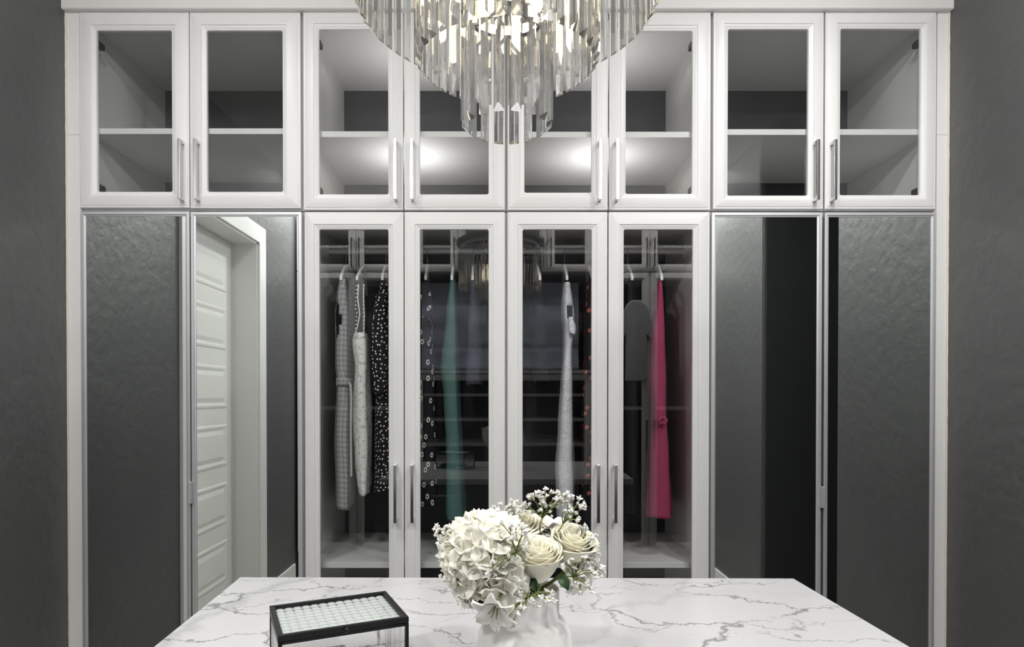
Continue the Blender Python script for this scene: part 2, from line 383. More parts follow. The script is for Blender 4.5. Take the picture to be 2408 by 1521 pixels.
# ------------------------------------------------------------------ cabinet doors
def rrect(x0, x1, z0, z1, r, y, n=5):
    pts = []
    for cx_, cz_, a0 in ((x1 - r, z1 - r, 0), (x0 + r, z1 - r, PI / 2), (x0 + r, z0 + r, PI), (x1 - r, z0 + r, 1.5 * PI)):
        for k in range(n):
            a = a0 + PI / 2 * k / (n - 1); pts.append((cx_ + r * math.cos(a), y, cz_ + r * math.sin(a)))
    return pts
def door_frame(o, g, th=0.021):
    """o, g = outer and glass rectangles (x0,x1,z0,z1); front face at y=0"""
    def off(i, y, r=0.0006):
        return rrect(o[0] + i, o[1] - i, o[2] + i, o[3] - i, r, y)
    def gin(i, y, r=0.007):
        return rrect(g[0] - i, g[1] + i, g[2] - i, g[3] + i, r + 0.0001, y)
    L = [off(0, th), off(0, 0.003), off(0.0012, 0.0018), off(0.0075, 0.0014), off(0.0085, 0.0002), off(0.009, 0.0),
         gin(0.018, 0.0, 0.0008), gin(0.0165, 0.0028, 0.0008), gin(0.011, 0.0032, 0.001), gin(0.007, 0.006, 0.003), gin(0.001, 0.0075, 0.006), gin(0, 0.010), gin(0, th)]
    m = MB(); m.loops(L, closed=True); return m
def bar_handle(z0, z1, x, out=0.034, wd=0.0115):
    """square bar with two standoff posts, mounted on y=0, reaching to -out"""
    m = MB(); t = 0.009
    m.box(x - wd / 2, x + wd / 2, -out, -out + t, z0, z1)
    for z in (z0, z1 - 0.012):
        m.box(x - wd / 2, x + wd / 2, -out + t, 0.0, z, z + 0.012)
    return m

def glass_door(root, o, g, hx=None, hz=None, name='door', hinge_side=None):
    d = door_frame(o, g).build(name, M['cab'], root, auto=0.5)
    MB().box(g[0] - 0.006, g[1] + 0.006, 0.0125, 0.0165, g[2] - 0.006, g[3] + 0.006).build('glass_pane', M['glass'], d)
    if hx is not None:
        bar_handle(hz[0], hz[1], hx).build('handle', M['steel'], d, bevel=0.001)
    if hinge_side is not None:
        for z in (g[3] - 0.05, g[2] + 0.012):
            x = g[0] + 0.002 if hinge_side < 0 else g[1] - 0.002
            s = -1 if hinge_side < 0 else 1
            MB().box(min(x, x + s * 0.02), max(x, x + s * 0.02), 0.022, 0.06, z, z + 0.022).build('hinge', M['hinge'], d, bevel=0.003)
    return d
def mirror_door(root, o, fr=0.0165, pull=None):
    def off(i, y): return [(o[0] + i, y, o[2] + i), (o[1] - i, y, o[2] + i), (o[1] - i, y, o[3] - i), (o[0] + i, y, o[3] - i)]
    m = MB(); m.loops([off(0, 0.021), off(0, 0.0008), off(0.0008, 0), off(fr * 0.62, 0), off(fr * 0.68, 0.0035), off(fr, 0.0045), off(fr, 0.021)], closed=True)
    d = m.build('mirror_door', M['alu'], root)
    MB().box(o[0] + fr - 0.002, o[1] - fr + 0.002, 0.0065, 0.012, o[2] + fr - 0.002, o[3] - fr + 0.002).build('mirror_panel', M['mirror'], d)
    if pull:
        x, z0, z1 = pull
        MB().box(x - 0.007, x + 0.007, -0.014, -0.001, z0, z1).box(x - 0.007, x + 0.007, -0.0145, -0.0115, z0, z1).build('edge_pull', M['alu'], d, bevel=0.001)
    return d

S = D / F
def X(px, Y=D): return (px - CX) * Y / F
def Zp(py, Y=D, px=1170): return P(px, py, Y).z
ZTOP = Zp(27); ZSPLIT = Zp(494); ZBOT = 0.10
DEPTH = YF - D - 0.005

def carcass(root, w0, w1, z0, z1, depth, mats=None, top=True):
    t = 0.018; mt = M['shelf']
    MB().box(w0, w0 + t, 0.024, depth, z0, z1).build('side_panel', mt, root)
    MB().box(w1 - t, w1, 0.024, depth, z0, z1).build('side_panel', mt, root)
    MB().box(w0 + t, w1 - t, 0.024, depth, z0, z0 + t).build('bottom_panel', mt, root)
    if top: MB().box(w0 + t, w1 - t, 0.024, depth, z1 - t, z1).build('top_panel', mt, root)
    MB().box(w0 + t, w1 - t, depth - 0.006, depth, z0 + t, z1 - t).build('back_panel', M['backpanel'], root)
def shelf(root, w0, w1, z, depth, y0=0.028, th=0.022):
    MB().box(w0 + 0.0185, w1 - 0.0185, y0, depth - 0.008, z - th, z).build('shelf', M['shelf'], root, bevel=0.001)
def puck(root, x, y, z):  # unseen lamp added to make the hot spot on the panel above
    o = MB().lathe([(0.034, 0), (0.034, 0.008), (0.028, 0.0095)], 24, (x, y, z)).build('added_puck', M['steel'], root, auto=0.6)
    l = bpy.data.lights.new('added_glow', 'AREA'); l.shape = 'DISK'; l.size = 0.05; l.energy = SHELF_GLOW; l.color = (1, 0.98, 0.98); l.spread = math.radians(120)
    lo = bpy.data.objects.new('added_glow', l); C.objects.link(lo); lo.parent = root; lo.location = (x, y, z + 0.012); lo.rotation_euler = (PI, 0, 0)
SHELF_GLOW = 0.55

def upper(label, doors, wx, shelf_py, hys, group='white glass-fronted upper cabinets', shelf_glows=False, hcy=0):
    """doors: list of (outer px x0,x1,y0,y1, glass px x0,x1,y0,y1, handle px)"""
    cx_ = (X(wx[0]) + X(wx[1])) / 2
    r = thing('upper_cabinet', label, 'cabinet', (cx_, D, 0), 0, group)
    w0, w1 = X(wx[0]) - cx_, X(wx[1]) - cx_
    carcass(r, w0, w1, ZSPLIT + 0.003, ZTOP - 0.001, DEPTH)
    for i, dd in enumerate(doors):
        o = (X(dd[0]) - cx_, X(dd[1]) - cx_, Zp(dd[3]), Zp(dd[2])); g = (X(dd[4], D + .01) - cx_, X(dd[5], D + .01) - cx_, Zp(dd[7]), Zp(dd[6]))
        glass_door(r, o, g, X(dd[8], D - 0.034) - cx_, (Zp(hys[1], D - .034), Zp(hys[0], D - .034)), hinge_side=-1 if i == 0 else 1)
    shelf(r, w0, w1, Zp(shelf_py, D + .03), DEPTH)
    if shelf_glows:
        puck(r, 0, 0.22, ZSPLIT + 0.022); puck(r, 0, 0.26, Zp(shelf_py, D + .03) + 0.001)
    return r
upper('white glass-door upper cabinet above the wardrobe whose mirror reflects the panelled door',
      [(191, 447, 27, 488, 232, 408, 69, 449, 422.5), (449, 708, 27, 489, 490, 667, 69, 449, 459.5)], (191, 711), 302, (325, 467))
upper('white glass-door upper cabinet above the plaid, polka dot and teal clothes',
      [(715, 948.5, 27, 493, 752, 914, 66, 455, 929), (951, 1187, 27, 493, 988, 1149, 66, 455, 968)], (712, 1190), 309, (324, 467), shelf_glows=True)
upper('white glass-door upper cabinet above the white lace and pink dresses',
      [(1194, 1429, 27, 493, 1233, 1390, 70, 451, 1412), (1432, 1669, 27, 493, 1470, 1626, 70, 454, 1452)], (1191, 1671), 310, (324, 468), shelf_glows=True)
upper('white glass-door upper cabinet above the wardrobe whose mirror shows a dark strip',
      [(1676, 1934, 27, 491, 1709, 1897, 66, 458, 1923), (1938, 2198, 27, 491, 1972, 2160, 65, 457, 1963.5)], (1672, 2200), 304, (327, 469))

def wardrobe(label, wx, glass=None, mirrors=None, group=None):
    cx_ = (X(wx[0]) + X(wx[1])) / 2
    r = thing('wardrobe', label, 'wardrobe', (cx_, D, 0), 0, group)
    w0, w1 = X(wx[0]) - cx_, X(wx[1]) - cx_; zt = ZSPLIT - 0.002
    carcass(r, w0, w1, 0.08, zt, DEPTH)
    MB().box(w0, w1, 0.06, 0.08, FL, 0.08).build('toe_kick', M['cab'], r)
    if glass:
        for i, dd in enumerate(glass):
            o = (X(dd[0]) - cx_, X(dd[1]) - cx_, ZBOT, Zp(498)); g = (X(dd[2], D + .01) - cx_, X(dd[3], D + .01) - cx_, ZBOT + 0.065, Zp(538))
            glass_door(r, o, g, X(dd[4], D - 0.034) - cx_, (Zp(1230, D - .034), Zp(1093, D - .034)), hinge_side=None)
        z = Zp(1322, D + 0.05)
        shelf(r, w0, w1, z, DEPTH, 0.05, 0.022)
        yr = 0.29; zr = Zp(591, D + yr)
        rod = MB().tube([(w0 + 0.018, yr, zr), (w1 - 0.018, yr, zr)], 0.0125, 16).build('hanging_rod', M['alu'], r, auto=0.6)
        for a, b in ((w0 + 0.018, w0 + 0.026), (w1 - 0.026, w1 - 0.018)):
            MB().tube([(a, yr, zr), (b, yr, zr)], 0.026, 20).build('rod_socket', M['alu'], rod, auto=0.6)
    if mirrors:
        for m_, pull in mirrors:
            o = (X(m_[0]) - cx_, X(m_[1]) - cx_, ZBOT, Zp(m_[2])); mirror_door(r, o, pull=None if not pull else (X(pull[0], D - .01) - cx_, Zp(pull[2], D - .01), Zp(pull[1], D - .01)))
    return r
wardrobe('tall wardrobe with two aluminium framed mirror doors reflecting the white panelled door', (191, 711),
         mirrors=[((191, 447, 497), (446, 1133, 1184)), ((450, 710, 498), None)], group='mirrored wardrobes')
wardrobe('white glass-door wardrobe holding the plaid, crochet, polka dot and teal clothes', (712, 1190),
         glass=[(717, 949, 752, 914, 928), (951.5, 1187, 988, 1149, 968)], group='white glass-door wardrobes')
wardrobe('white glass-door wardrobe holding the white lace and pink dresses', (1191, 1671),
         glass=[(1194, 1428, 1229, 1391, 1408), (1431, 1668, 1466, 1628, 1449)], group='white glass-door wardrobes')
wardrobe('tall wardrobe with two aluminium framed mirror doors reflecting a dark hall opening', (1672, 2200),
         mirrors=[((1673, 1932, 499), None), ((1938, 2200, 499), (1937, 1144, 1194))], group='mirrored wardrobes')

# filler strips, crown, caulk
for nm, a, b, zs in (('trim_2', XL + 0.001, X(190), 316), ('trim_3', X(2201), XR - 0.001, 316)):
    o = struct(MB().box(a, b, 0.004, 0.03, FL, Zp(zs) - 0.0006).build(nm, M['filler'], loc=(0, D, 0)))
    MB().box(a, b, 0.004, 0.03, Zp(zs) + 0.0006, Zp(18)).build('filler_board', M['filler'], o)
    s = -1 if a < 0 else 1; xe = a if s < 0 else b
    m = MB(); pts = []
    for k in range(160):
        z = 0.001 + k * (Zp(22) - 0.004) / 159
        pts.append((xe - s * 0.0012, 0.002 + 0.002 * mnoise.noise((z * 30, s * 3, 0)), z))
    m.tube(pts, 0.0042, 6).build('caulk_bead', M['caulk'], o, smooth=True)
YC = D - 0.02
cm = MB(); zc = Zp(20, YC)
prof = [(0.03, zc), (0.004, zc), (0.0, zc + 0.003), (-0.02 + 0.02, zc + 0.004), (0.0, zc + 0.10), (-0.01, zc + 0.115), (-0.012, zc + 0.13), (0.03, zc + 0.13)]
x0, x1 = XL + 0.0005, XR - 0.0005
vs = [(x, y, z) for x in (x0, x1) for y, z in prof]; k = len(prof)
cm.add(vs, [(i, (i + 1) % k, (i + 1) % k + k, i + k) for i in range(k)] + [tuple(range(k)), tuple(reversed(range(k, 2 * k)))])
struct(cm.build('trim_4', M['filler'], loc=(0, YC, 0)))
struct(MB().box(XL + 0.001, XR - 0.001, D + 0.004, D + 0.03, ZTOP, CEIL).build('trim_5', M['filler']))

# ------------------------------------------------------------------ cabinetry behind the camera (seen in the glass)
def back_unit(x0, x1, label, lower, grp, lname='wardrobe'):
    cx_ = (x0 + x1) / 2; hw = (x1 - x0) / 2 - 0.001
    r = thing('upper_cabinet', 'white glass-door upper cabinet ' + label + ', seen reflected', 'cabinet', (cx_, YBACK, 0), PI, 'upper cabinets on the wall opposite')
    zb = 2.33; dep = YBACK - YB - 0.01
    carcass(r, -hw, hw, zb + 0.003, ZTOP, dep); shelf(r, -hw, hw, 2.55, dep)
    for s in (-1, 1):
        a, b = (-hw + 0.002, -0.002) if s < 0 else (0.002, hw - 0.002)
        glass_door(r, (a, b, zb + 0.005, ZTOP - 0.003), (a + .06, b - .06, zb + .065, ZTOP - .065), s * 0.03, (zb + .04, zb + .27))
    if lower:
        r = thing('wardrobe', 'white glass-door wardrobe ' + label + ', seen reflected', 'wardrobe', (cx_, YBACK, 0), PI, 'wardrobes on the wall opposite')
        carcass(r, -hw, hw, 0.08, zb, dep); MB().box(-hw, hw, 0.06, 0.08, FL, 0.08).build('toe_kick', M['cab'], r); shelf(r, -hw, hw, 1.25, dep)
        for s in (-1, 1):
            a, b = (-hw + 0.002, -0.002) if s < 0 else (0.002, hw - 0.002)
            glass_door(r, (a, b, ZBOT, zb - 0.003), (a + .06, b - .06, ZBOT + .065, zb - .065), s * 0.03, (0.92, 1.15))
back_unit(XL + 0.02, -0.66, 'by the panelled door', True, '')
back_unit(-0.66, 0.03, 'over the slate cloth, nearer the panelled door', False, '')
back_unit(0.03, 0.76, 'over the slate cloth, nearer the dark hall', False, '')
back_unit(0.76, XR - 0.02, 'by the dark hall', True, '')
cabx = 0.05; hw = 0.70; dep = YBACK - YB - 0.01
r = thing('shelf_unit', 'white glass-door shelf unit below the slate cloth, reflected in the wardrobe glass', 'shelf unit', (cabx, YBACK, 0), PI)
carcass(r, -hw, hw, 0.08, 1.52, dep); MB().box(-hw, hw, 0.06, 0.08, FL, 0.08).build('toe_kick', M['cab'], r)
MB().box(-hw, hw, -0.01, dep, 1.521, 1.55).build('counter_slab', M['marble'], r)
for z in (1.36, 1.16, 0.96, 0.72, 0.45): shelf(r, -hw, hw, z, dep)
for s in range(2):
    a, b = -hw + s * hw + 0.002, -hw + (s + 1) * hw - 0.002
    glass_door(r, (a, b, ZBOT, 1.515), (a + .05, b - .05, ZBOT + .05, 1.465))
def sheet(u, v):
    x = -0.62 + 1.28 * u; z = 1.56 + 0.70 * v
    y = YBACK - 0.1 + 0.018 * mnoise.noise((x * 5, z * 5, 1)) + 0.01 * mnoise.noise((x * 13, z * 9, 4)) - (0.008 if abs((v * 2) % 1 - .5) < .03 else 0)
    return (x, y, z)
m = MB().grid(sheet, 60, 36).build('hanging_cloth', M['slate'], smooth=True)
md = m.modifiers.new('cloth_thickness', 'SOLIDIFY'); md.thickness = 0.004
tag(m, 'wrinkled slate blue cloth hanging above the shelf unit opposite, seen reflected', 'cloth')

# ------------------------------------------------------------------ island
Q = [(-0.618, 1.5167), (0.7057, 1.506), (0.728, 0.645), (-0.576, 0.655)]
IZ = 0.914
def slab(Q, z0, z1):
    vs = [(x, y, z) for z in (z0, z1) for x, y in Q]
    return MB().add(vs, [(0, 1, 2, 3), (7, 6, 5, 4), (0, 4, 5, 1), (1, 5, 6, 2), (2, 6, 7, 3), (3, 7, 4, 0)])
ct = slab(Q, IZ - 0.03, IZ).build('countertop', M['marble'], bevel=0.0025)
tag(ct, 'white marble island countertop with grey veins under the flower vase', 'countertop')
isl = thing('island', 'charcoal kitchen-height island cabinet under the white marble countertop', 'island', (0.06, 1.08, 0))
MB().box(-0.61, 0.61, -0.37, 0.37, 0.08, IZ - 0.031).build('carcass', M['blackcab'], isl)
MB().box(-0.57, 0.57, -0.33, 0.33, FL, 0.08).build('toe_kick', M['black'], isl)
for s in (-1, 1):
    for c in range(2):
        for k in range(3):
            z0 = 0.10 + k * 0.26; x0 = -0.605 + c * 0.605
            y = s * 0.37
            d = MB().box(x0 + .004, x0 + .601, min(y, y + s * .02), max(y, y + s * .02), z0, z0 + 0.25).build('drawer', M['blackcab'], isl, bevel=0.003)
            MB().box(x0 + .2, x0 + .4, min(y + s * .02, y + s * .05), max(y + s * .02, y + s * .05), z0 + 0.2, z0 + 0.21).build('handle', M['steel'], d)

# ------------------------------------------------------------------ hangers and clothes
YR = D + 0.29; ZR = Zp(591, YR)
def hanger(px, label, tip_px=None):
    x = X(px, YR - 0.02)
    r = thing('clothes_hanger', label, 'hanger', (x, YR, ZR), -0.75 * math.atan((px - CX) / F), 'white hangers on the wardrobe rods')
    zt = Zp(622, YR - 0.02) - ZR
    hook = [(0, 0.0165 * math.sin(a), 0.0165 * math.cos(a)) for a in [(-2.2 + 0.35 * i) for i in range(15)] if a < 2.9]
    pts = hook + [(0, 0.004, -0.022), (0, 0, -0.03), (0, 0, zt - 0.004)]
    MB().tube(pts, 0.0017, 8).build('hook', M['chrome'], r, smooth=True)
    dxt = 0 if tip_px is None else (tip_px - px) * YR / F
    body = MB(); n = 18; L = []
    for i in range(n + 1):
        u = -1 + 2 * i / n; y = 0.2 * u; z = zt - 0.005 - 0.085 * abs(u) ** 1.25
        xx = dxt * max(0, -u); hwid, hh = 0.0052, 0.008
        L.append([(xx - hwid, y, z - hh), (xx + hwid, y, z - hh), (xx + hwid, y, z + hh), (xx - hwid, y, z + hh)])
    body.loops(L); body.f += [(3, 2, 1, 0), (4 * n, 4 * n + 1, 4 * n + 2, 4 * n + 3)]
    body.build('shoulder_bar', M['plastic'], r, bevel=0.002)
    return r
def loft(rows, yc, yh, n=40, nz=None, fold=0.12, k=5, seed=0, holes=(), power=3.6, yh_top=None, thick=0.0022, squash=1.0):
    """rows: (py, pxL, pxR) measured at the near edge of the garment; returns a mesh builder with UVs in metres"""
    Yn = yc - yh * 0.93
    R = []
    for py, a, b in rows:
        z = P((a + b) / 2, py, Yn).z; R.append((z, (X(a, Yn) + X(b, Yn)) / 2, (X(b, Yn) - X(a, Yn)) / 2))
    zs0, zs1 = R[0][0], R[-1][0]; nz = nz or max(12, int((zs0 - zs1) / 0.013))
    L = []; uvs = []; kx = 0.75 * (sum(a + b for _, a, b in rows) / (2 * len(rows)) - CX) / F
    for i in range(nz + 1):
        z = zs0 + (zs1 - zs0) * i / nz
        for q in range(len(R) - 1):
            if R[q][0] >= z >= R[q + 1][0] - 1e-9: break
        t = (R[q][0] - z) / max(1e-6, R[q][0] - R[q + 1][0]); t = t * t * (3 - 2 * t) * 0.5 + t * 0.5
        c = R[q][1] + (R[q + 1][1] - R[q][1]) * t; hwid = (R[q][2] + (R[q + 1][2] - R[q][2]) * t) * 1.08
        vv = i / nz; yy = yh if yh_top is None else yh_top + (yh - yh_top) * min(1, vv * 3)
        ring = []
        for j in range(n):
            a = 2 * PI * j / n; ca, sa = math.cos(a), math.sin(a)
            xx = math.copysign(abs(ca) ** (2 / power), ca); yv = math.copysign(abs(sa) ** (2 / power), sa)
            f = fold * min(1, vv * 2.2 + .15) * (math.sin(k * a + seed + 1.2 * mnoise.noise((z * 4, seed, 0))) + 0.5 * mnoise.noise((xx * 3 + seed, yv * 3, z * 9)))
            wob = 0.0035 * mnoise.noise((seed, yv * 2, z * 6))
            ring.append((c + hwid * xx * (1 + f) + wob + kx * (yc + yy * yv - Yn), yc + yy * yv * (1 + 0.04 * f), z + 0.003 * math.sin(3 * a + seed) * vv))
        cum = 0.0
        for j in range(n):
            if j: cum += math.hypot(ring[j][0] - ring[j - 1][0], ring[j][1] - ring[j - 1][1])
            uvs.append((cum, z))
        L.append(ring)
    m = MB(); m.loops(L); m.uvc = uvs; m.nn = n
    if holes:
        keep = []
        for f in m.f:
            c = sum((Vector(m.v[i]) for i in f), Vector()) / len(f); dead = False
            i0, j0 = divmod(f[0], n); a = 2 * PI * (j0 + .5) / n
            for py, hy, ac, ah in holes:
                zc_ = P(1170, py, Yn).z; zh = hy * Yn / F
                if ((c.z - zc_) / zh) ** 2 + (((a - ac + PI) % (2 * PI) - PI) / ah) ** 2 < 1: dead = True
            if not dead: keep.append(f)
        m.f = keep
    m.thick = thick
    return m
def sew(m, name, mt, parent):
    me = bpy.data.meshes.new(name); me.from_pydata(m.v, [], m.f); me.materials.append(mt)
    uvl = me.uv_layers.new(name='UVMap')
    for p_ in me.polygons:
        p_.use_smooth = True
        us = [m.uvc[me.loops[i].vertex_index] for i in p_.loop_indices]
        span = max(u[0] for u in us) - min(u[0] for u in us); per = None
        for i, u in zip(p_.loop_indices, us):
            uu = u[0]
            if span > 0.1 and uu < 0.05: uu += max(q[0] for q in us) + 0.01
            uvl.data[i].uv = (uu, u[1])
    o = link(name, me, parent)
    md = o.modifiers.new('cloth_thickness', 'SOLIDIFY'); md.thickness = m.thick; md.offset = 0
    return o
def garment(name, label, cat, mt, rows, yh=0.19, part='body', **kw):
    m = loft(rows, YR, yh, **kw)
    top = P((rows[0][1] + rows[0][2]) / 2, rows[0][0], YR)
    r = thing(name, label, cat, (0, 0, 0))
    sew(m, part, mt, r); return r
NEAR = 1.5 * PI
# 1 plaid dress
hanger(812, 'white hanger holding the grey plaid dress', 807)
g = garment('dress', 'sleeveless grey plaid dress with a tied waist belt, beside the white crochet dress', 'dress', M['plaid'],
            [(655, 799, 815), (690, 792, 820), (735, 787, 823), (790, 788, 822), (860, 788, 822), (895, 791, 820), (920, 790, 822), (1030, 786, 823), (1198, 790, 823)],
            holes=[(752, 46, NEAR - 0.55, 0.5)], fold=0.09, k=4, seed=1)
bl = loft([(889, 789, 822), (908, 789, 823)], YR, 0.197, nz=3, fold=0.02, thick=0.005); sew(bl, 'belt', M['plaid'], g)
tail = MB(); tp = [P(818, 898, YR - .2), P(824, 903, YR - .195), P(826, 930, YR - .19), P(825, 1000, YR - .19), P(826, 1120, YR - .19)]
tl = [[(p.x - .003, p.y - .004, p.z), (p.x + .004, p.y - .001, p.z), (p.x + .003, p.y + .006, p.z), (p.x - .004, p.y + .003, p.z)] for p in tp]
tail.loops(tl); tail.f += [(3, 2, 1, 0), (16, 17, 18, 19)]; tail.build('belt_tail', M['greycloth'], g)
# 2 white crochet dress
hanger(855, 'white hanger holding the white crochet dress', 845)
g = garment('dress', 'long white crochet dress hanging between the plaid and polka dot dresses', 'dress', M['crochet'],
            [(782, 832, 862), (800, 828, 866), (860, 836, 868), (930, 833, 869), (1020, 833, 870), (1090, 836, 868), (1140, 842, 866), (1164, 845, 864)], fold=0.2, k=6, seed=4)
m = MB()
for side in (0, 1):
    pts = [P(843 + 13 * side, 668, YR - .19), P(841 + 14 * side, 700, YR - .19), P(846 + 11 * side, 740, YR - .185), P(840 + 16 * side, 770, YR - .185), P(831 + 26 * side, 795, YR - .18)]
    m.tube(pts, 0.0025, 8)
m.build('shoulder_strap', M['crochet'], g, smooth=True)
bead = MB().lathe([(0.0006, -.0034), (.0026, -.002), (.0034, 0), (.0026, .002), (.0006, .0034)], 8).mesh('bead', M['crochet'], smooth=True)
for side in (0, 1):
    for k in range(14):
        t = k / 13; py = 672 + 118 * t
        p = P((839 - 6 * t + (16 + 6 * t) * side) + (3 if t > .5 and not side else 0), py, YR - .195)
        link('bead', bead, g, p)
# 3 polka dot dress
hanger(906, 'white hanger holding the black polka dot dress', 903)
g = garment('dress', 'black dress with small white polka dots and short sleeves, beside the white crochet dress', 'dress', M['dots'],
            [(664, 893, 917), (720, 884, 924), (800, 882, 924), (900, 884, 924), (960, 882, 926), (1080, 880, 932), (1158, 878, 936)], fold=0.08, k=5, seed=7)
sl = loft([(690, 886, 908), (760, 877, 910), (860, 877, 910), (926, 879, 907)], YR - 0.19, 0.035, fold=0.12, k=5, seed=3); sew(sl, 'sleeve', M['dots'], g)
# 4 leaf print dress
hanger(1004, 'white hanger holding the black leaf print dress', 1003)
g = garment('dress', 'black dress with white outlined leaves and short sleeves, beside the teal dress', 'dress', M['leaves'],
            [(655, 988, 1008), (700, 980, 1014), (800, 978, 1016), (1000, 976, 1022), (1190, 976, 1026)], fold=0.1, k=4, seed=11)
sl = loft([(660, 988, 1007), (700, 980, 1014), (746, 975, 1021)], YR - 0.19, 0.035, fold=0.1, k=4, seed=5); sew(sl, 'sleeve', M['leaves'], g)
# 5 teal
hanger(1066, 'white hanger holding the teal dress', 1064)
garment('dress', 'plain teal sleeveless dress hanging beside the black leaf print dress', 'dress', M['teal'],
        [(659, 1058, 1071), (740, 1048, 1074), (860, 1036, 1076), (930, 1044, 1078), (1060, 1048, 1084), (1226, 1050, 1092)], fold=0.16, k=6, seed=15)
# 6 slate blouse
hanger(1112, 'white hanger holding the dark slate blouse', 1112)
garment('blouse', 'dark slate blouse hanging between the teal dress and the cabinet middle', 'blouse', M['navy'],
        [(652, 1108, 1118), (720, 1102, 1128), (860, 1098, 1136), (905, 1098, 1136)], fold=0.12, k=5, seed=19)
# 7 black blouse on the middle left of second wardrobe
hanger(1262, 'white hanger holding the plain black blouse', 1268)
garment('blouse', 'plain black blouse hanging beside the white lace dress', 'blouse', M['blackcloth'],
        [(662, 1258, 1272), (740, 1252, 1282), (900, 1250, 1286)], fold=0.12, k=5, seed=23)
# 8 white lace dress
hanger(1328, 'white hanger holding the long white lace dress', 1331)
g = garment('dress', 'long narrow white lace dress hanging behind the flowers', 'dress', M['lace'],
            [(664, 1327, 1341), (700, 1324, 1347), (735, 1324, 1351), (765, 1327, 1348), (830, 1327, 1345), (900, 1322, 1346), (1000, 1317, 1347), (1120, 1312, 1351), (1228, 1314, 1348)],
            holes=[(735, 17, NEAR + 0.15, 0.35)], fold=0.13, k=6, seed=27)
sl = loft([(745, 1338, 1346), (770, 1337, 1352), (784, 1340, 1351)], YR - 0.2, 0.02, fold=0.12, k=4, seed=8); sew(sl, 'sleeve', M['lace'], g)
# 9 coral print
hanger(1384, 'white hanger holding the black coral print dress', 1390)
garment('dress', 'black dress with small coral flowers at the middle edge of the wardrobe door', 'dress', M['coral'],
        [(662, 1380, 1396), (760, 1374, 1402), (1000, 1372, 1404), (1190, 1370, 1406)], fold=0.12, k=5, seed=31)
# 10 black dress
hanger(1478, 'white hanger holding the long plain black dress', 1482)
garment('dress', 'long plain black dress hanging beside the pink dress', 'dress', M['blackcloth'],
        [(662, 1472, 1486), (760, 1466, 1494), (1000, 1462, 1500), (1210, 1460, 1504)], fold=0.12, k=5, seed=35)
# 11 pink dress
hanger(1550, 'white hanger holding the bright pink dress', 1551)
g = garment('dress', 'bright pink dress gathered with a knot at the waist', 'dress', M['pink'],
            [(660, 1547, 1557), (700, 1542, 1560), (800, 1533, 1566), (900, 1528, 1569), (970, 1533, 1568), (995, 1534, 1570), (1060, 1528, 1574), (1218, 1523, 1583)], fold=0.12, k=5, seed=39)
m = MB(); p = P(1556, 985, YR - .2)
for a in range(2):
    m.tube([p + Vector((0.002, -.006, 0.01)), p + Vector(((-.016, .016)[a], -.012, -.004)), p + Vector(((-.014, .010)[a], -.012, -.02)), p + Vector((0.001, -.008, -.012))], 0.006, 10)
m.build('waist_knot', M['pink'], g, smooth=True)

# grey t-shirt on the cabinet opposite, seen reflected
def tee(u, v): pass
r = thing('tee_shirt', 'grey tee shirt hung on the opposite wardrobe, seen reflected beside the pink dress', 'shirt', (1.10, YBACK + 0.03, 1.46))
r.scale = (0.5, 1, 0.97)
m = MB(); outl = [(-.17, 0), (.17, 0), (.165, .38), (.25, .33), (.28, .44), (.16, .62), (.07, .66), (-.07, .66), (-.16, .62), (-.28, .44), (-.25, .33), (-.165, .38)]
k = len(outl); m.add([(x, -.014, z) for x, z in outl] + [(x, .014, z) for x, z in outl], [tuple(range(k)), tuple(reversed(range(k, 2 * k)))] + [(i, (i + 1) % k, (i + 1) % k + k, i + k) for i in range(k)])
m.build('shirt_body', M['greycloth'], r, bevel=0.008)
MB().tube([(0, 0, .655), (0, 0, .72), (0.008, -.02, .735), (0, -.03, .72)], .002, 6).build('hanger_hook', M['chrome'], r)

# ------------------------------------------------------------------ chandelier
CHX, CHY = X(1192, 1.04), 1.04
T = [(0.240, 1.974, 60, 0.215), (0.145, 1.887, 38, 0.205), (0.0705, 1.786, 16, 0.185)]
ch = thing('chandelier', 'three-tier crystal chandelier with hanging glass prisms over the marble island', 'chandelier', (CHX, CHY, 0))
def bar_mesh(length, wdt):
    """triangular prism, ridge outward (-y), bottom cut on a slant, pointed top"""
    h_ = wdt * 0.62; b = wdt * 0.10
    sec = [(-wdt / 2, h_ * .5 - b), (-wdt / 2 + b, h_ * .5), (wdt / 2 - b, h_ * .5), (wdt / 2, h_ * .5 - b), (b * .7, -h_ * .5), (-b * .7, -h_ * .5)]
    m = MB(); n = len(sec)
    low = [(x, y, max(0, (h_ * .5 - y)) * 0.85) for x, y in sec]
    top = [(x, y, length - 0.004) for x, y in sec]; tip = [(x * .55, y * .55, length) for x, y in sec]
    m.loops([low, top, tip]); m.f += [tuple(2 * n + j for j in range(n)), tuple(reversed(range(n)))]
    me = m.mesh('crystal_prism', M['crystal']); me.materials.append(M['facet']); me.polygons[len(m.f) - 1].material_index = 1
    return me
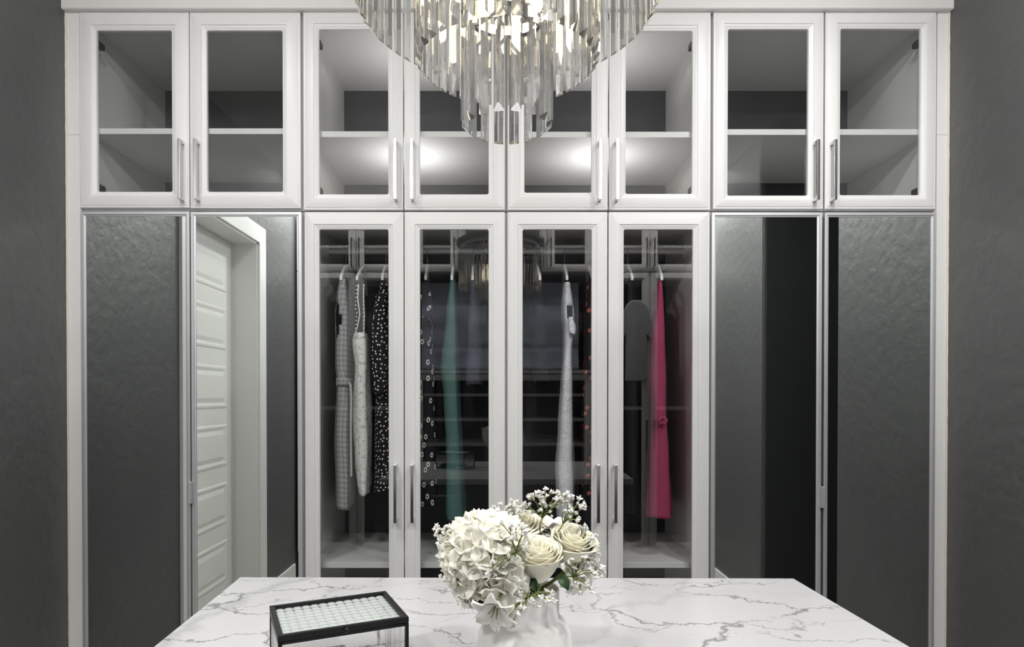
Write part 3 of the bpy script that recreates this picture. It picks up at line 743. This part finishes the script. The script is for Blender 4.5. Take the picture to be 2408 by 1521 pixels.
for R_, zb, n_, ln in T:
    me = bar_mesh(ln, 0.0168); eye = MB().tube([(0, 0, ln - .002), (0, 0, ln + 0.012)], 0.0012, 6).mesh('wire', M['chrome'])
    for i in range(n_):
        a = 2 * PI * (i + .5) / n_
        o = link('crystal_prism', me, ch, (R_ * math.sin(a), -R_ * math.cos(a), zb)); o.rotation_euler = (0, 0, a)
    zt = zb + ln + 0.012
    ring = MB(); nn = 72
    ring.loops([[((R_ + dr) * math.cos(2 * PI * j / nn), (R_ + dr) * math.sin(2 * PI * j / nn), zt + dz) for j in range(nn)] for dr, dz in ((-.005, -.008), (.005, -.008), (.005, .008), (-.005, .008))], closed=True)
    ring.build('ring', M['chrome'], ch, auto=0.6)
    hk = MB()
    for i in range(n_):
        a = 2 * PI * (i + .5) / n_; hk.tube([(R_ * math.sin(a), -R_ * math.cos(a), zb + ln - .002), (R_ * math.sin(a), -R_ * math.cos(a), zt)], 0.001, 4)
    hk.build('pin_wires', M['chrome'], ch, kind='stuff')
    for k in range(4):
        a = PI / 4 + k * PI / 2
        MB().tube([((R_) * math.cos(a), R_ * math.sin(a), zt), (0.02 * math.cos(a), 0.02 * math.sin(a), zt + 0.004)], 0.003, 8).build('spoke', M['chrome'], ch)
ZPL = 2.235
MB().lathe([(0.0, 0), (0.255, 0), (0.258, 0.004), (0.258, 0.02), (0.25, 0.026), (0.03, 0.03), (0.0, 0.03)], 72, (0, 0, ZPL), close=False).build('top_plate', M['darkmetal'], ch, auto=0.5)
MB().lathe([(0.0, 0), (0.235, 0), (0.235, -.004), (0.0, -.004)], 64, (0, 0, ZPL - .0005), close=False).build('added_reflector', M['chrome'], ch, auto=.5)  # chrome disc added under the plate to brighten the inner crystals
MB().tube([(0, 0, 1.99), (0, 0, CEIL - 0.03)], 0.008, 16).build('stem', M['chrome'], ch, auto=.6)
MB().lathe([(0.0, 0), (0.05, 0), (0.06, -.006), (0.06, -0.03), (0.0, -0.03)], 40, (0, 0, CEIL - 0.0), close=False).build('canopy', M['darkmetal'], ch, auto=.5)
bulb = MB().lathe([(0.0005, -.042), (.010, -.036), (.017, -.022), (.020, -.004), (.018, .014), (.011, .030), (.009, .036)], 20).mesh('bulb', M['bulb'], smooth=True)
for k, (rr, a, zb_) in enumerate([(0.095, k * PI / 4 + .2, 2.065) for k in range(8)] ):
    s_ = MB().tube([(rr * math.cos(a), rr * math.sin(a), zb_ + .034), (rr * math.cos(a), rr * math.sin(a), zb_ + .095)], 0.012, 12).build('bulb_socket', M['chrome'], ch, auto=.6)
    link('bulb', bulb, s_, (rr * math.cos(a), rr * math.sin(a), zb_))

# ------------------------------------------------------------------ jewellery box
BC = Vector((-0.2525, 0.996, IZ)); BA = math.atan2(0.0771, 0.1708)
bx = thing('jewelry_box', 'black framed glass jewelry box with ribbed panes and square-patterned lid', 'box', BC + Vector((0, 0, 0.0015)), BA)
hwx, hwy, HB = 0.0925, 0.0685, 0.085; e = 0.0055
fr = MB()
for sx in (-1, 1):
    for sy in (-1, 1):
        fr.box(sx * hwx - e / 2, sx * hwx + e / 2, sy * hwy - e / 2, sy * hwy + e / 2, 0, HB)
for z in (0, HB - 0.004):
    for s in (-1, 1):
        fr.box(-hwx, hwx, s * hwy - e / 2, s * hwy + e / 2, z, z + 0.004); fr.box(s * hwx - e / 2, s * hwx + e / 2, -hwy, hwy, z, z + 0.004)
fr.build('frame', M['black'], bx)
MB().box(-hwx, hwx, -hwy, hwy, 0.0005, 0.003).build('base_panel', M['plastic'], bx)
def ribbed(length, height, n, th, amp):
    m = MB(); N_ = n * 6; top = []; 
    f = [(-length / 2 + length * i / N_, -th / 2 - amp * abs(math.sin(PI * i / 6)), ) for i in range(N_ + 1)]
    b = [(-length / 2 + length * i / N_, th / 2) for i in range(N_ + 1)]
    vs = [(x, y, z) for z in (0.004, height) for x, y in f + b]; K = len(f); T_ = 2 * K
    fs = []
    for i in range(K - 1):
        fs += [(i, i + 1, T_ + i + 1, T_ + i), (K + i + 1, K + i, T_ + K + i, T_ + K + i + 1), (i, K + i, K + i + 1, i + 1), (T_ + i, T_ + i + 1, T_ + K + i + 1, T_ + K + i)]
    fs += [(0, T_, T_ + K, K), (K - 1, 2 * K - 1, T_ + 2 * K - 1, T_ + K - 1)]
    return m.add(vs, fs)
for s in (-1, 1):
    o = ribbed(2 * hwx - e, HB - 0.004, 12, 0.0016, 0.0009).build('side_pane', M['ribglass'], bx, auto=.9, loc=(0, s * hwy, 0)); o.rotation_euler = (0, 0, 0 if s < 0 else PI)
    o = ribbed(2 * hwy - e, HB - 0.004, 9, 0.0016, 0.0009).build('side_pane', M['ribglass'], bx, auto=.9, loc=(s * hwx, 0, 0)); o.rotation_euler = (0, 0, -PI / 2 if s < 0 else PI / 2)
lm = MB(); LZ = HB + 0.001; e2 = 0.0075
for s in (-1, 1):
    lm.box(-hwx - .003, hwx + .003, s * (hwy + .003) - (e2 if s > 0 else 0), s * (hwy + .003) + (0 if s > 0 else e2), LZ, LZ + 0.0085)
    lm.box(s * (hwx + .003) - (e2 if s > 0 else 0), s * (hwx + .003) + (0 if s > 0 else e2), -hwy - .003 + e2, hwy + .003 - e2, LZ, LZ + 0.0085)
lid = lm.build('lid', M['black'], bx, bevel=0.0008)
MB().lathe([(0.0005, -.004), (.003, -.0035), (.0042, 0), (.003, .0035), (.0005, .004)], 12).build('knob', M['black'], lid, smooth=True, loc=(0, -hwy - 0.0075, LZ + 0.004))
lx, ly = hwx - 0.0045, hwy - 0.0045; nx, ny = 13, 9
MB().box(-lx, lx, -ly, ly, LZ + 0.0015, LZ + 0.0028).build('lid_glass', M['boxglass'], lid)
cwx, cwy = 2 * lx / nx, 2 * ly / ny
def cell(u, v):
    q = (max(0, 1 - (2 * u - 1) ** 4) * max(0, 1 - (2 * v - 1) ** 4)) ** 0.6
    return ((u - .5) * (cwx - 0.0004), (v - .5) * (cwy - 0.0018), 0.0020 * q)
cm_ = MB().grid(cell, 4, 4).mesh('glass_square', M['pressed'], smooth=True)
for a in range(nx):
    for b in range(ny):
        link('glass_square', cm_, lid, (-lx + (a + .5) * cwx, -ly + (b + .5) * cwy, LZ + 0.0029))
# black beads lying in the box
bd = MB()
for k in range(90):
    a = random.uniform(0, 2 * PI); rr = 0.024 * math.sqrt(random.random()); z = 0.006 + (0.024 - rr) * random.uniform(0, 1.0)
    x, y = rr * math.cos(a) * 1.2, rr * math.sin(a) * 1.2
    bd.lathe([(0.0004, -.003), (.0026, -.0018), (.0032, 0), (.0026, .0018), (.0004, .003)], 7, (x, y, z))
b_ = bd.build('necklace', M['jewel'], smooth=True, loc=Matrix.Rotation(BA, 4, 'Z') @ Vector((0.045, -0.02, 0)) + BC + Vector((0, 0, 0.0015)))
tag(b_, 'heap of black beads inside the glass jewelry box', 'necklace')
pl_ = MB().box(-0.05, 0.05, -0.04, 0.045, 0.0, 0.018).build('jewelry_pouch', M['blackcloth'], bevel=0.005, loc=Matrix.Rotation(BA, 4, 'Z') @ Vector((-0.03, 0.008, 0.0)) + BC + Vector((0, 0, 0.0052)))
pl_.rotation_euler = (0, 0, BA); tag(pl_, 'flat black cloth pouch lying in the glass jewelry box', 'pouch')

# ------------------------------------------------------------------ vase and flowers
VY = 1.005; VX = X(1234, VY)
vs_ = MB().lathe([(0.0, 0.0), (0.045, 0.0), (0.060, 0.006), (0.0715, 0.022), (0.0755, 0.042), (0.0725, 0.062), (0.063, 0.079), (0.0555, 0.0855), (0.0545, 0.090), (0.0548, 0.128), (0.0535, 0.131),
                  (0.0515, 0.129), (0.0508, 0.09), (0.055, 0.078), (0.066, 0.05), (0.05, 0.012), (0.0, 0.010)], 72, close=False).build('vase', M['ceramic'], smooth=True, loc=(VX, VY, IZ + 0.0005))
tag(vs_, 'round white ceramic vase with a wide collar holding the flowers', 'vase')

def rose_petals(scale, seed, open_=1.0, count=24):
    rnd = random.Random(seed); out = []
    for i in range(count):
        t = i / (count - 1); a0 = i * 2.39996 + rnd.uniform(-.2, .2)
        r = 0.0035 + 0.0185 * t ** 0.8; hgt = 0.064 - 0.006 * t + rnd.uniform(-.002, .002); span = 1.25 - 0.15 * t
        curl = 0.2 + 1.0 * t * open_; ph = rnd.uniform(0, 6)
        def fn(u, v, a0=a0, r=r, hgt=hgt, span=span, curl=curl, ph=ph, t=t):
            uu = 2 * u - 1; a = a0 + uu * span * (0.45 + 0.55 * math.sin(PI * min(1, v * .62 + .12)))
            rad = r * (0.35 + 1.05 * math.sin(min(1.0, v * 1.15) * PI / 2) ** 0.8)
            z = hgt * v * (1 - 0.10 * uu * uu * v)
            if v > 0.68:
                q = (v - 0.68) / 0.32; rad += curl * 0.0075 * q * q; z -= curl * 0.009 * q * q
            rad += 0.0012 * math.sin(3 * uu + ph) * v + 0.0006 * uu
            return ((rad * math.cos(a)) * scale, (rad * math.sin(a)) * scale, z * scale)
        out.append(MB().grid(fn, 8, 8).mesh('petal', M['rose'], smooth=True))
    return out
def set_axis(o, axis):
    o.rotation_mode = 'QUATERNION'; o.rotation_quaternion = Vector((0, 0, 1)).rotation_difference(Vector(axis).normalized())
def solid(o, t=0.0007):
    md = o.modifiers.new('petal_thickness', 'SOLIDIFY'); md.thickness = t; md.offset = 0
def stem_to(parent, p0, axis, r=0.0028, name='stem', mt=None):
    """stem from the flower's base down into the vase, in the flower's frame"""
    inv = (parent.matrix_basis).inverted() if parent.rotation_mode != 'QUATERNION' else (Matrix.Translation(parent.location) @ parent.rotation_quaternion.to_matrix().to_4x4()).inverted()
    base = Vector((VX, VY, IZ + 0.03)) + Vector(((p0.x - VX) * -.15, (p0.y - VY) * -.15, 0)); q = Vector(p0); ax = Vector(axis).normalized()
    neck = Vector((VX + (q.x - VX) * .42, VY + (q.y - VY) * .42, IZ + 0.132))
    pts = [q, q - ax * 0.012, (q - ax * 0.02) * .4 + neck * .6, neck, base]
    MB().tube([inv @ p for p in pts], r, 8).build(name, mt or M['stem'], parent, smooth=True)
def rose(label, px, py, Y, axis, scale, seed, open_=1.0):
    c = P(px, py, Y); ax = Vector(axis).normalized(); base = c - ax * 0.034 * scale
    r = thing('rose', label, 'flower', base, 0, 'cream roses in the vase'); set_axis(r, ax)
    for me in rose_petals(scale, seed, open_): solid(link('petal', me, r))
    MB().lathe([(0.0, -.006 * scale), (.006 * scale, -.003 * scale), (.011 * scale, .004 * scale), (.008 * scale, .006 * scale)], 12, close=False).build('calyx', M['stem'], r, smooth=True)
    stem_to(r, base, ax)
    return r
rose('front cream rose in the vase, tallest bloom facing forward', 1266, 1316, 0.955, (-0.02, -0.34, 0.94), 1.08, 3, 0.5)
rose('cream rose in the vase just right of the front rose', 1347, 1284, 0.985, (0.2, -0.36, 0.92), 1.03, 5, 0.7)
rose('pale yellow rose at the back of the bouquet, behind the hydrangea', 1222, 1248, 1.03, (-0.1, -0.35, 0.95), 1.15, 8, 1.0)

def floret_mesh(seed, s):
    rnd = random.Random(seed); m = MB()
    for k in range(4):
        a0 = k * PI / 2 + rnd.uniform(-.15, .15); up = rnd.uniform(0.1, 0.5); w_ = rnd.uniform(.85, 1.1)
        def fn(u, v, a0=a0, up=up, w_=w_):
            uu = 2 * u - 1; half = 0.72 * w_ * math.sin(PI * (0.10 + 0.78 * v)) ** 0.8
            x = s * v; y = s * half * uu * 0.95
            z = s * (up * v * v + 0.16 * abs(uu) ** 2 * v + 0.05 * math.sin(5 * uu + k))
            return (x * math.cos(a0) - y * math.sin(a0), x * math.sin(a0) + y * math.cos(a0), z)
        m.grid(fn, 5, 5)
    return m.mesh('floret', M['hyd'], smooth=True)
fl = [floret_mesh(i, 0.0205 + 0.0014 * i) for i in range(5)]
def hydrangea(label, px, py, Y, R_, n, axis=(-.2, -.3, .9), sq=(1, 1, .92)):
    c = P(px, py, Y); r = thing('hydrangea', label, 'flower', c); rnd = random.Random(12)
    for i in range(n):
        z = 1 - 2 * (i + .5) / n
        if z < -0.85: continue
        a = i * 2.39996; q = math.sqrt(1 - z * z); d_ = Vector((q * math.cos(a), q * math.sin(a), z)); rr = R_ * rnd.uniform(0.82, 0.98)
        o = link('floret', rnd.choice(fl), r, (d_.x * rr * sq[0], d_.y * rr * sq[1], d_.z * rr * sq[2])); d2 = (d_ + Vector((rnd.uniform(-.35, .35), rnd.uniform(-.35, .35), rnd.uniform(-.2, .35)))).normalized()
        o.rotation_mode = 'QUATERNION'; o.rotation_quaternion = Vector((0, 0, 1)).rotation_difference(d2) @ Matrix.Rotation(rnd.uniform(0, 6), 3, 'Z').to_quaternion(); solid(o, 0.0006)
    MB().lathe([(0.0, -.7 * R_), (.45 * R_, -.5 * R_), (.68 * R_, 0), (.45 * R_, .5 * R_), (0, .68 * R_)], 14, close=False).build('flower_heads', M['hyd'], r, smooth=True)
    stem_to(r, c - Vector((0, 0, R_ * .6)), (-.6, -.1, .6), 0.004)
hydrangea('big round ivory hydrangea head filling the near side of the bouquet', 1148, 1306, 0.965, 0.0635, 105)

def ruffle_petal(seed, ln, wd, curl):
    rnd = random.Random(seed); ph = rnd.uniform(0, 6); kk = rnd.choice((4, 5, 6))
    def fn(u, v):
        uu = 2 * u - 1; y = wd * uu * (0.25 + 0.75 * math.sin(PI * min(1, .12 + .62 * v)))
        z = ln * v * (1 - .12 * uu * uu) ; x = curl * ln * v * v + 0.10 * ln * v * math.sin(kk * uu + ph) * v + .12 * ln * uu * uu * v
        return (x, y, z)
    return MB().grid(fn, 8, 6).mesh('petal', M['white_petal'], smooth=True)
rp = [ruffle_petal(i, 0.027, 0.0135, 0.35 + .1 * i) for i in range(4)]
def carnation(label, px, py, Y, axis, n=26, s=1.0, group=None):
    c = P(px, py, Y); ax = Vector(axis).normalized(); r = thing('carnation', label, 'flower', c - ax * .016 * s, 0, group); set_axis(r, ax); rnd = random.Random(px)
    for i in range(n):
        t = i / n; o = link('petal', rp[i % 4], r); o.rotation_euler = (0, 0.15 + 1.15 * t, i * 2.39996); o.rotation_mode = 'XYZ'; o.scale = (s,) * 3
        o.rotation_euler = (Matrix.Rotation(i * 2.39996, 3, 'Z') @ Matrix.Rotation(0.1 + 1.2 * t, 3, 'Y')).to_euler(); solid(o, .0005)
    stem_to(r, c - ax * .016 * s, ax, 0.002)
carnation('ruffled white carnation low at the vase collar, under the hydrangea on the box side', 1090, 1382, 0.955, (-.6, -.6, .15), s=1.05, group='white carnations in the vase')
carnation('ruffled white carnation hanging over the collar under the front rose gap', 1188, 1388, 0.915, (-.05, -.85, -.15), s=1.2, group='white carnations in the vase')
carnation('ruffled white carnation on the far side of the two roses, below the baby breath', 1372, 1340, 0.985, (.75, -.35, .25), s=1.15, group='white carnations in the vase')
carnation('ruffled white carnation standing up behind the two roses', 1300, 1232, 1.03, (.1, -.1, .95), s=1.1, group='white carnations in the vase')
# alstroemeria with long petals
def alstro(label, px, py, Y, axis, s=1.0):
    c = P(px, py, Y); ax = Vector(axis).normalized(); r = thing('lily', label, 'flower', c, 0); set_axis(r, ax)
    for i in range(6):
        wd = 0.012 if i % 2 else 0.008
        def fn(u, v, wd=wd):
            uu = 2 * u - 1; y = wd * uu * math.sin(PI * min(1, .06 + .9 * v)) ** .7
            return (0.012 * v + .02 * v * v, y, .036 * v - .018 * v * v * v + .006 * uu * uu)
        o = link('petal', MB().grid(fn, 6, 8).mesh('petal', M['white_petal'], smooth=True), r); o.rotation_euler = (0, 0, i * PI / 3 + .2); o.scale = (s,) * 3; solid(o, .0006)
    for i in range(5):
        MB().tube([(0, 0, 0), (.003 * math.cos(i * 1.25), .003 * math.sin(i * 1.25), .015), (.007 * math.cos(i * 1.25), .007 * math.sin(i * 1.25), .028)], .0006, 5).build('stamen', M['stem'], r)
    stem_to(r, c, ax, .002)
alstro('white lily with long open petals hanging over the collar of the vase', 1172, 1412, 0.905, (-.25, -.8, -.45), 1.1)
alstro('small white lily at the top of the bouquet beside the hydrangea', 1152, 1238, 0.99, (-.35, -.15, .85), 0.8)

# leaves
def leaf(label, pts, w_, group='green leaves in the vase'):
    pts = [Vector(p) for p in pts]; n = 10
    def bez(t):
        a, b, c_ = pts; return a * (1 - t) ** 2 + b * 2 * t * (1 - t) + c_ * t * t
    side = (pts[2] - pts[0]).cross(Vector((0, -1, 0.35))).normalized()
    def fn(u, v):
        uu = 2 * u - 1; p = bez(v); return p + side * (w_ * uu * math.sin(PI * min(.97, max(.03, v))) ** .8) + Vector((0, -.004, .002)) * abs(uu)
    o = MB().grid(fn, 6, n).build('leaf', M['leaf'], smooth=True); solid(o, .0006); tag(o, label, 'leaf', group)
leaf('curled dark green leaf below the two cream roses', [P(1312, 1352, .945), P(1325, 1360, .92), P(1336, 1388, .93)], 0.008)
leaf('dark green leaf under the front rose at the collar', [P(1246, 1352, .955), P(1252, 1372, .93), P(1262, 1392, .935)], 0.007)
leaf('dark green leaf in the shade between hydrangea and front rose', [P(1238, 1318, .97), P(1236, 1345, .94), P(1246, 1378, .95)], 0.008)
leaf('pale leaf hanging low under the hydrangea', [P(1105, 1392, .955), P(1122, 1412, .93), P(1142, 1416, .925)], 0.007)

# baby's breath
def blossom_mesh(seed):
    rnd = random.Random(seed); m = MB()
    for k in range(9):
        d_ = Vector((rnd.gauss(0, 1), rnd.gauss(0, 1), rnd.gauss(.5, 1))).normalized()
        t = d_.orthogonal().normalized(); b = d_.cross(t); L_ = rnd.uniform(.0026, .0042); w_ = .0017
        m.add([Vector((0, 0, 0)), d_ * L_ * .6 + t * w_, d_ * L_ + b * .0006, d_ * L_ * .6 - t * w_, d_ * L_ * .55 + b * .0012],
              [(0, 1, 4), (1, 2, 4), (2, 3, 4), (3, 0, 4)])
    m.lathe([(0.0002, -.0015), (.0017, 0), (.0014, .0014), (.0002, .002)], 7)
    return m.mesh('blossom', M['breath'])
bls = [blossom_mesh(i) for i in range(6)]
def sprig(label, root, tips, seed, spread=0.013, per=3, size=1.45, rs=0.00085):
    rnd = random.Random(seed); r = thing("flower_sprig", label, 'flower', root, 0, "sprigs of baby's breath"); st = MB(); R0 = Vector(root)
    heart = sum(tips, Vector()) / len(tips); fork = R0 * .55 + heart * .45
    st.tube([Vector((0, 0, 0)), (fork - R0) * .5 + Vector((rnd.uniform(-.003, .003), 0, .002)), fork - R0], rs * 1.4, 5)
    for tp in tips:
        mid = fork * .45 + tp * .55 + Vector((rnd.uniform(-.004, .004), rnd.uniform(-.004, .004), .003)); st.tube([fork - R0, mid - R0, tp - R0], rs, 5)
        for k in range(per):
            d_ = Vector((rnd.gauss(0, 1), rnd.gauss(0, .7), rnd.gauss(.25, 1))).normalized() * spread * rnd.uniform(.35, 1.0)
            q = tp + d_ if k else tp; s0 = mid * .5 + tp * .5
            if k: st.tube([s0 - R0, q - R0], rs * .6, 4)
            o = link('blossom', rnd.choice(bls), r, q - R0); o.scale = (size * rnd.uniform(.7, 1.15),) * 3
            o.rotation_mode = 'QUATERNION'; o.rotation_quaternion = Vector((0, 0, 1)).rotation_difference((q - s0).normalized())
    st.build('stem', M['stem'], r, smooth=True)
def tp(L, Y): return [P(x, y, Y + random.uniform(-.012, .012)) for x, y in L]
sprig("tall sprig of baby's breath at the top of the bouquet, before the lace dress", P(1270, 1250, .99), tp([(1245, 1165), (1262, 1160), (1285, 1166), (1240, 1192), (1252, 1205), (1270, 1158), (1315, 1163), (1272, 1198), (1293, 1203), (1308, 1190), (1330, 1168), (1320, 1182)], .985), 1, per=4)
sprig("sprig of baby's breath with loose white blossoms above the rose beside the front rose", P(1302, 1262, .98), tp([(1345, 1172), (1358, 1183), (1369, 1195), (1352, 1206), (1340, 1190), (1357, 1222), (1330, 1200)], .975), 2, per=3)
sprig("dense sprig of baby's breath behind the yellowish back rose", P(1215, 1250, 1.02), tp([(1160, 1205), (1172, 1198), (1180, 1208), (1195, 1190), (1208, 1195), (1220, 1192), (1200, 1208), (1215, 1205), (1228, 1196), (1188, 1216), (1175, 1215)], 1.01), 3, per=4)
sprig("sprig of baby's breath sticking out past the hydrangea towards the teal dress", P(1096, 1263, .97), tp([(1048, 1238), (1042, 1245), (1028, 1247), (1037, 1260), (1052, 1270), (1042, 1272), (1038, 1284), (1055, 1286), (1048, 1297), (1036, 1295), (1062, 1300)], .965), 4, per=3)
sprig("sprig of baby's breath along the outer edge of the carnation beside the roses", P(1362, 1310, .99), tp([(1380, 1265), (1390, 1272), (1396, 1285), (1400, 1300), (1402, 1315), (1398, 1330), (1385, 1280), (1392, 1345), (1403, 1345), (1366, 1243), (1375, 1250), (1388, 1310), (1380, 1330)], .98), 5, per=4)
sprig("sprig of baby's breath hanging down in front of the vase collar", P(1240, 1385, .925), tp([(1225, 1395), (1227, 1412), (1250, 1410), (1254, 1416), (1197, 1440), (1210, 1432), (1235, 1428), (1222, 1440), (1175, 1467), (1200, 1478), (1190, 1462), (1270, 1404), (1265, 1424), (1290, 1392), (1295, 1395), (1288, 1412), (1305, 1412)], .905), 6, per=2, spread=.006)
sprig("sprig of baby's breath across the hydrangea beside the front rose", P(1228, 1310, .905), tp([(1200, 1240), (1208, 1262), (1228, 1238), (1200, 1268), (1232, 1255), (1180, 1230), (1238, 1288), (1196, 1305), (1212, 1312), (1160, 1318), (1165, 1350), (1150, 1340), (1185, 1330)], .89), 7, per=2, spread=.006)
sprig("thin sprig of baby's breath on the marble side below the two roses", P(1330, 1358, .945), tp([(1370, 1310), (1345, 1315), (1390, 1340), (1400, 1346), (1360, 1370), (1368, 1380), (1380, 1372), (1392, 1390), (1366, 1395), (1326, 1336)], .93), 8, per=2, spread=.007)
sprig("small sprig of baby's breath under the hydrangea on the box side", P(1110, 1385, .945), tp([(1082, 1410), (1100, 1422), (1088, 1400), (1060, 1362), (1045, 1358), (1112, 1420)], .93), 9, per=3, spread=.006)
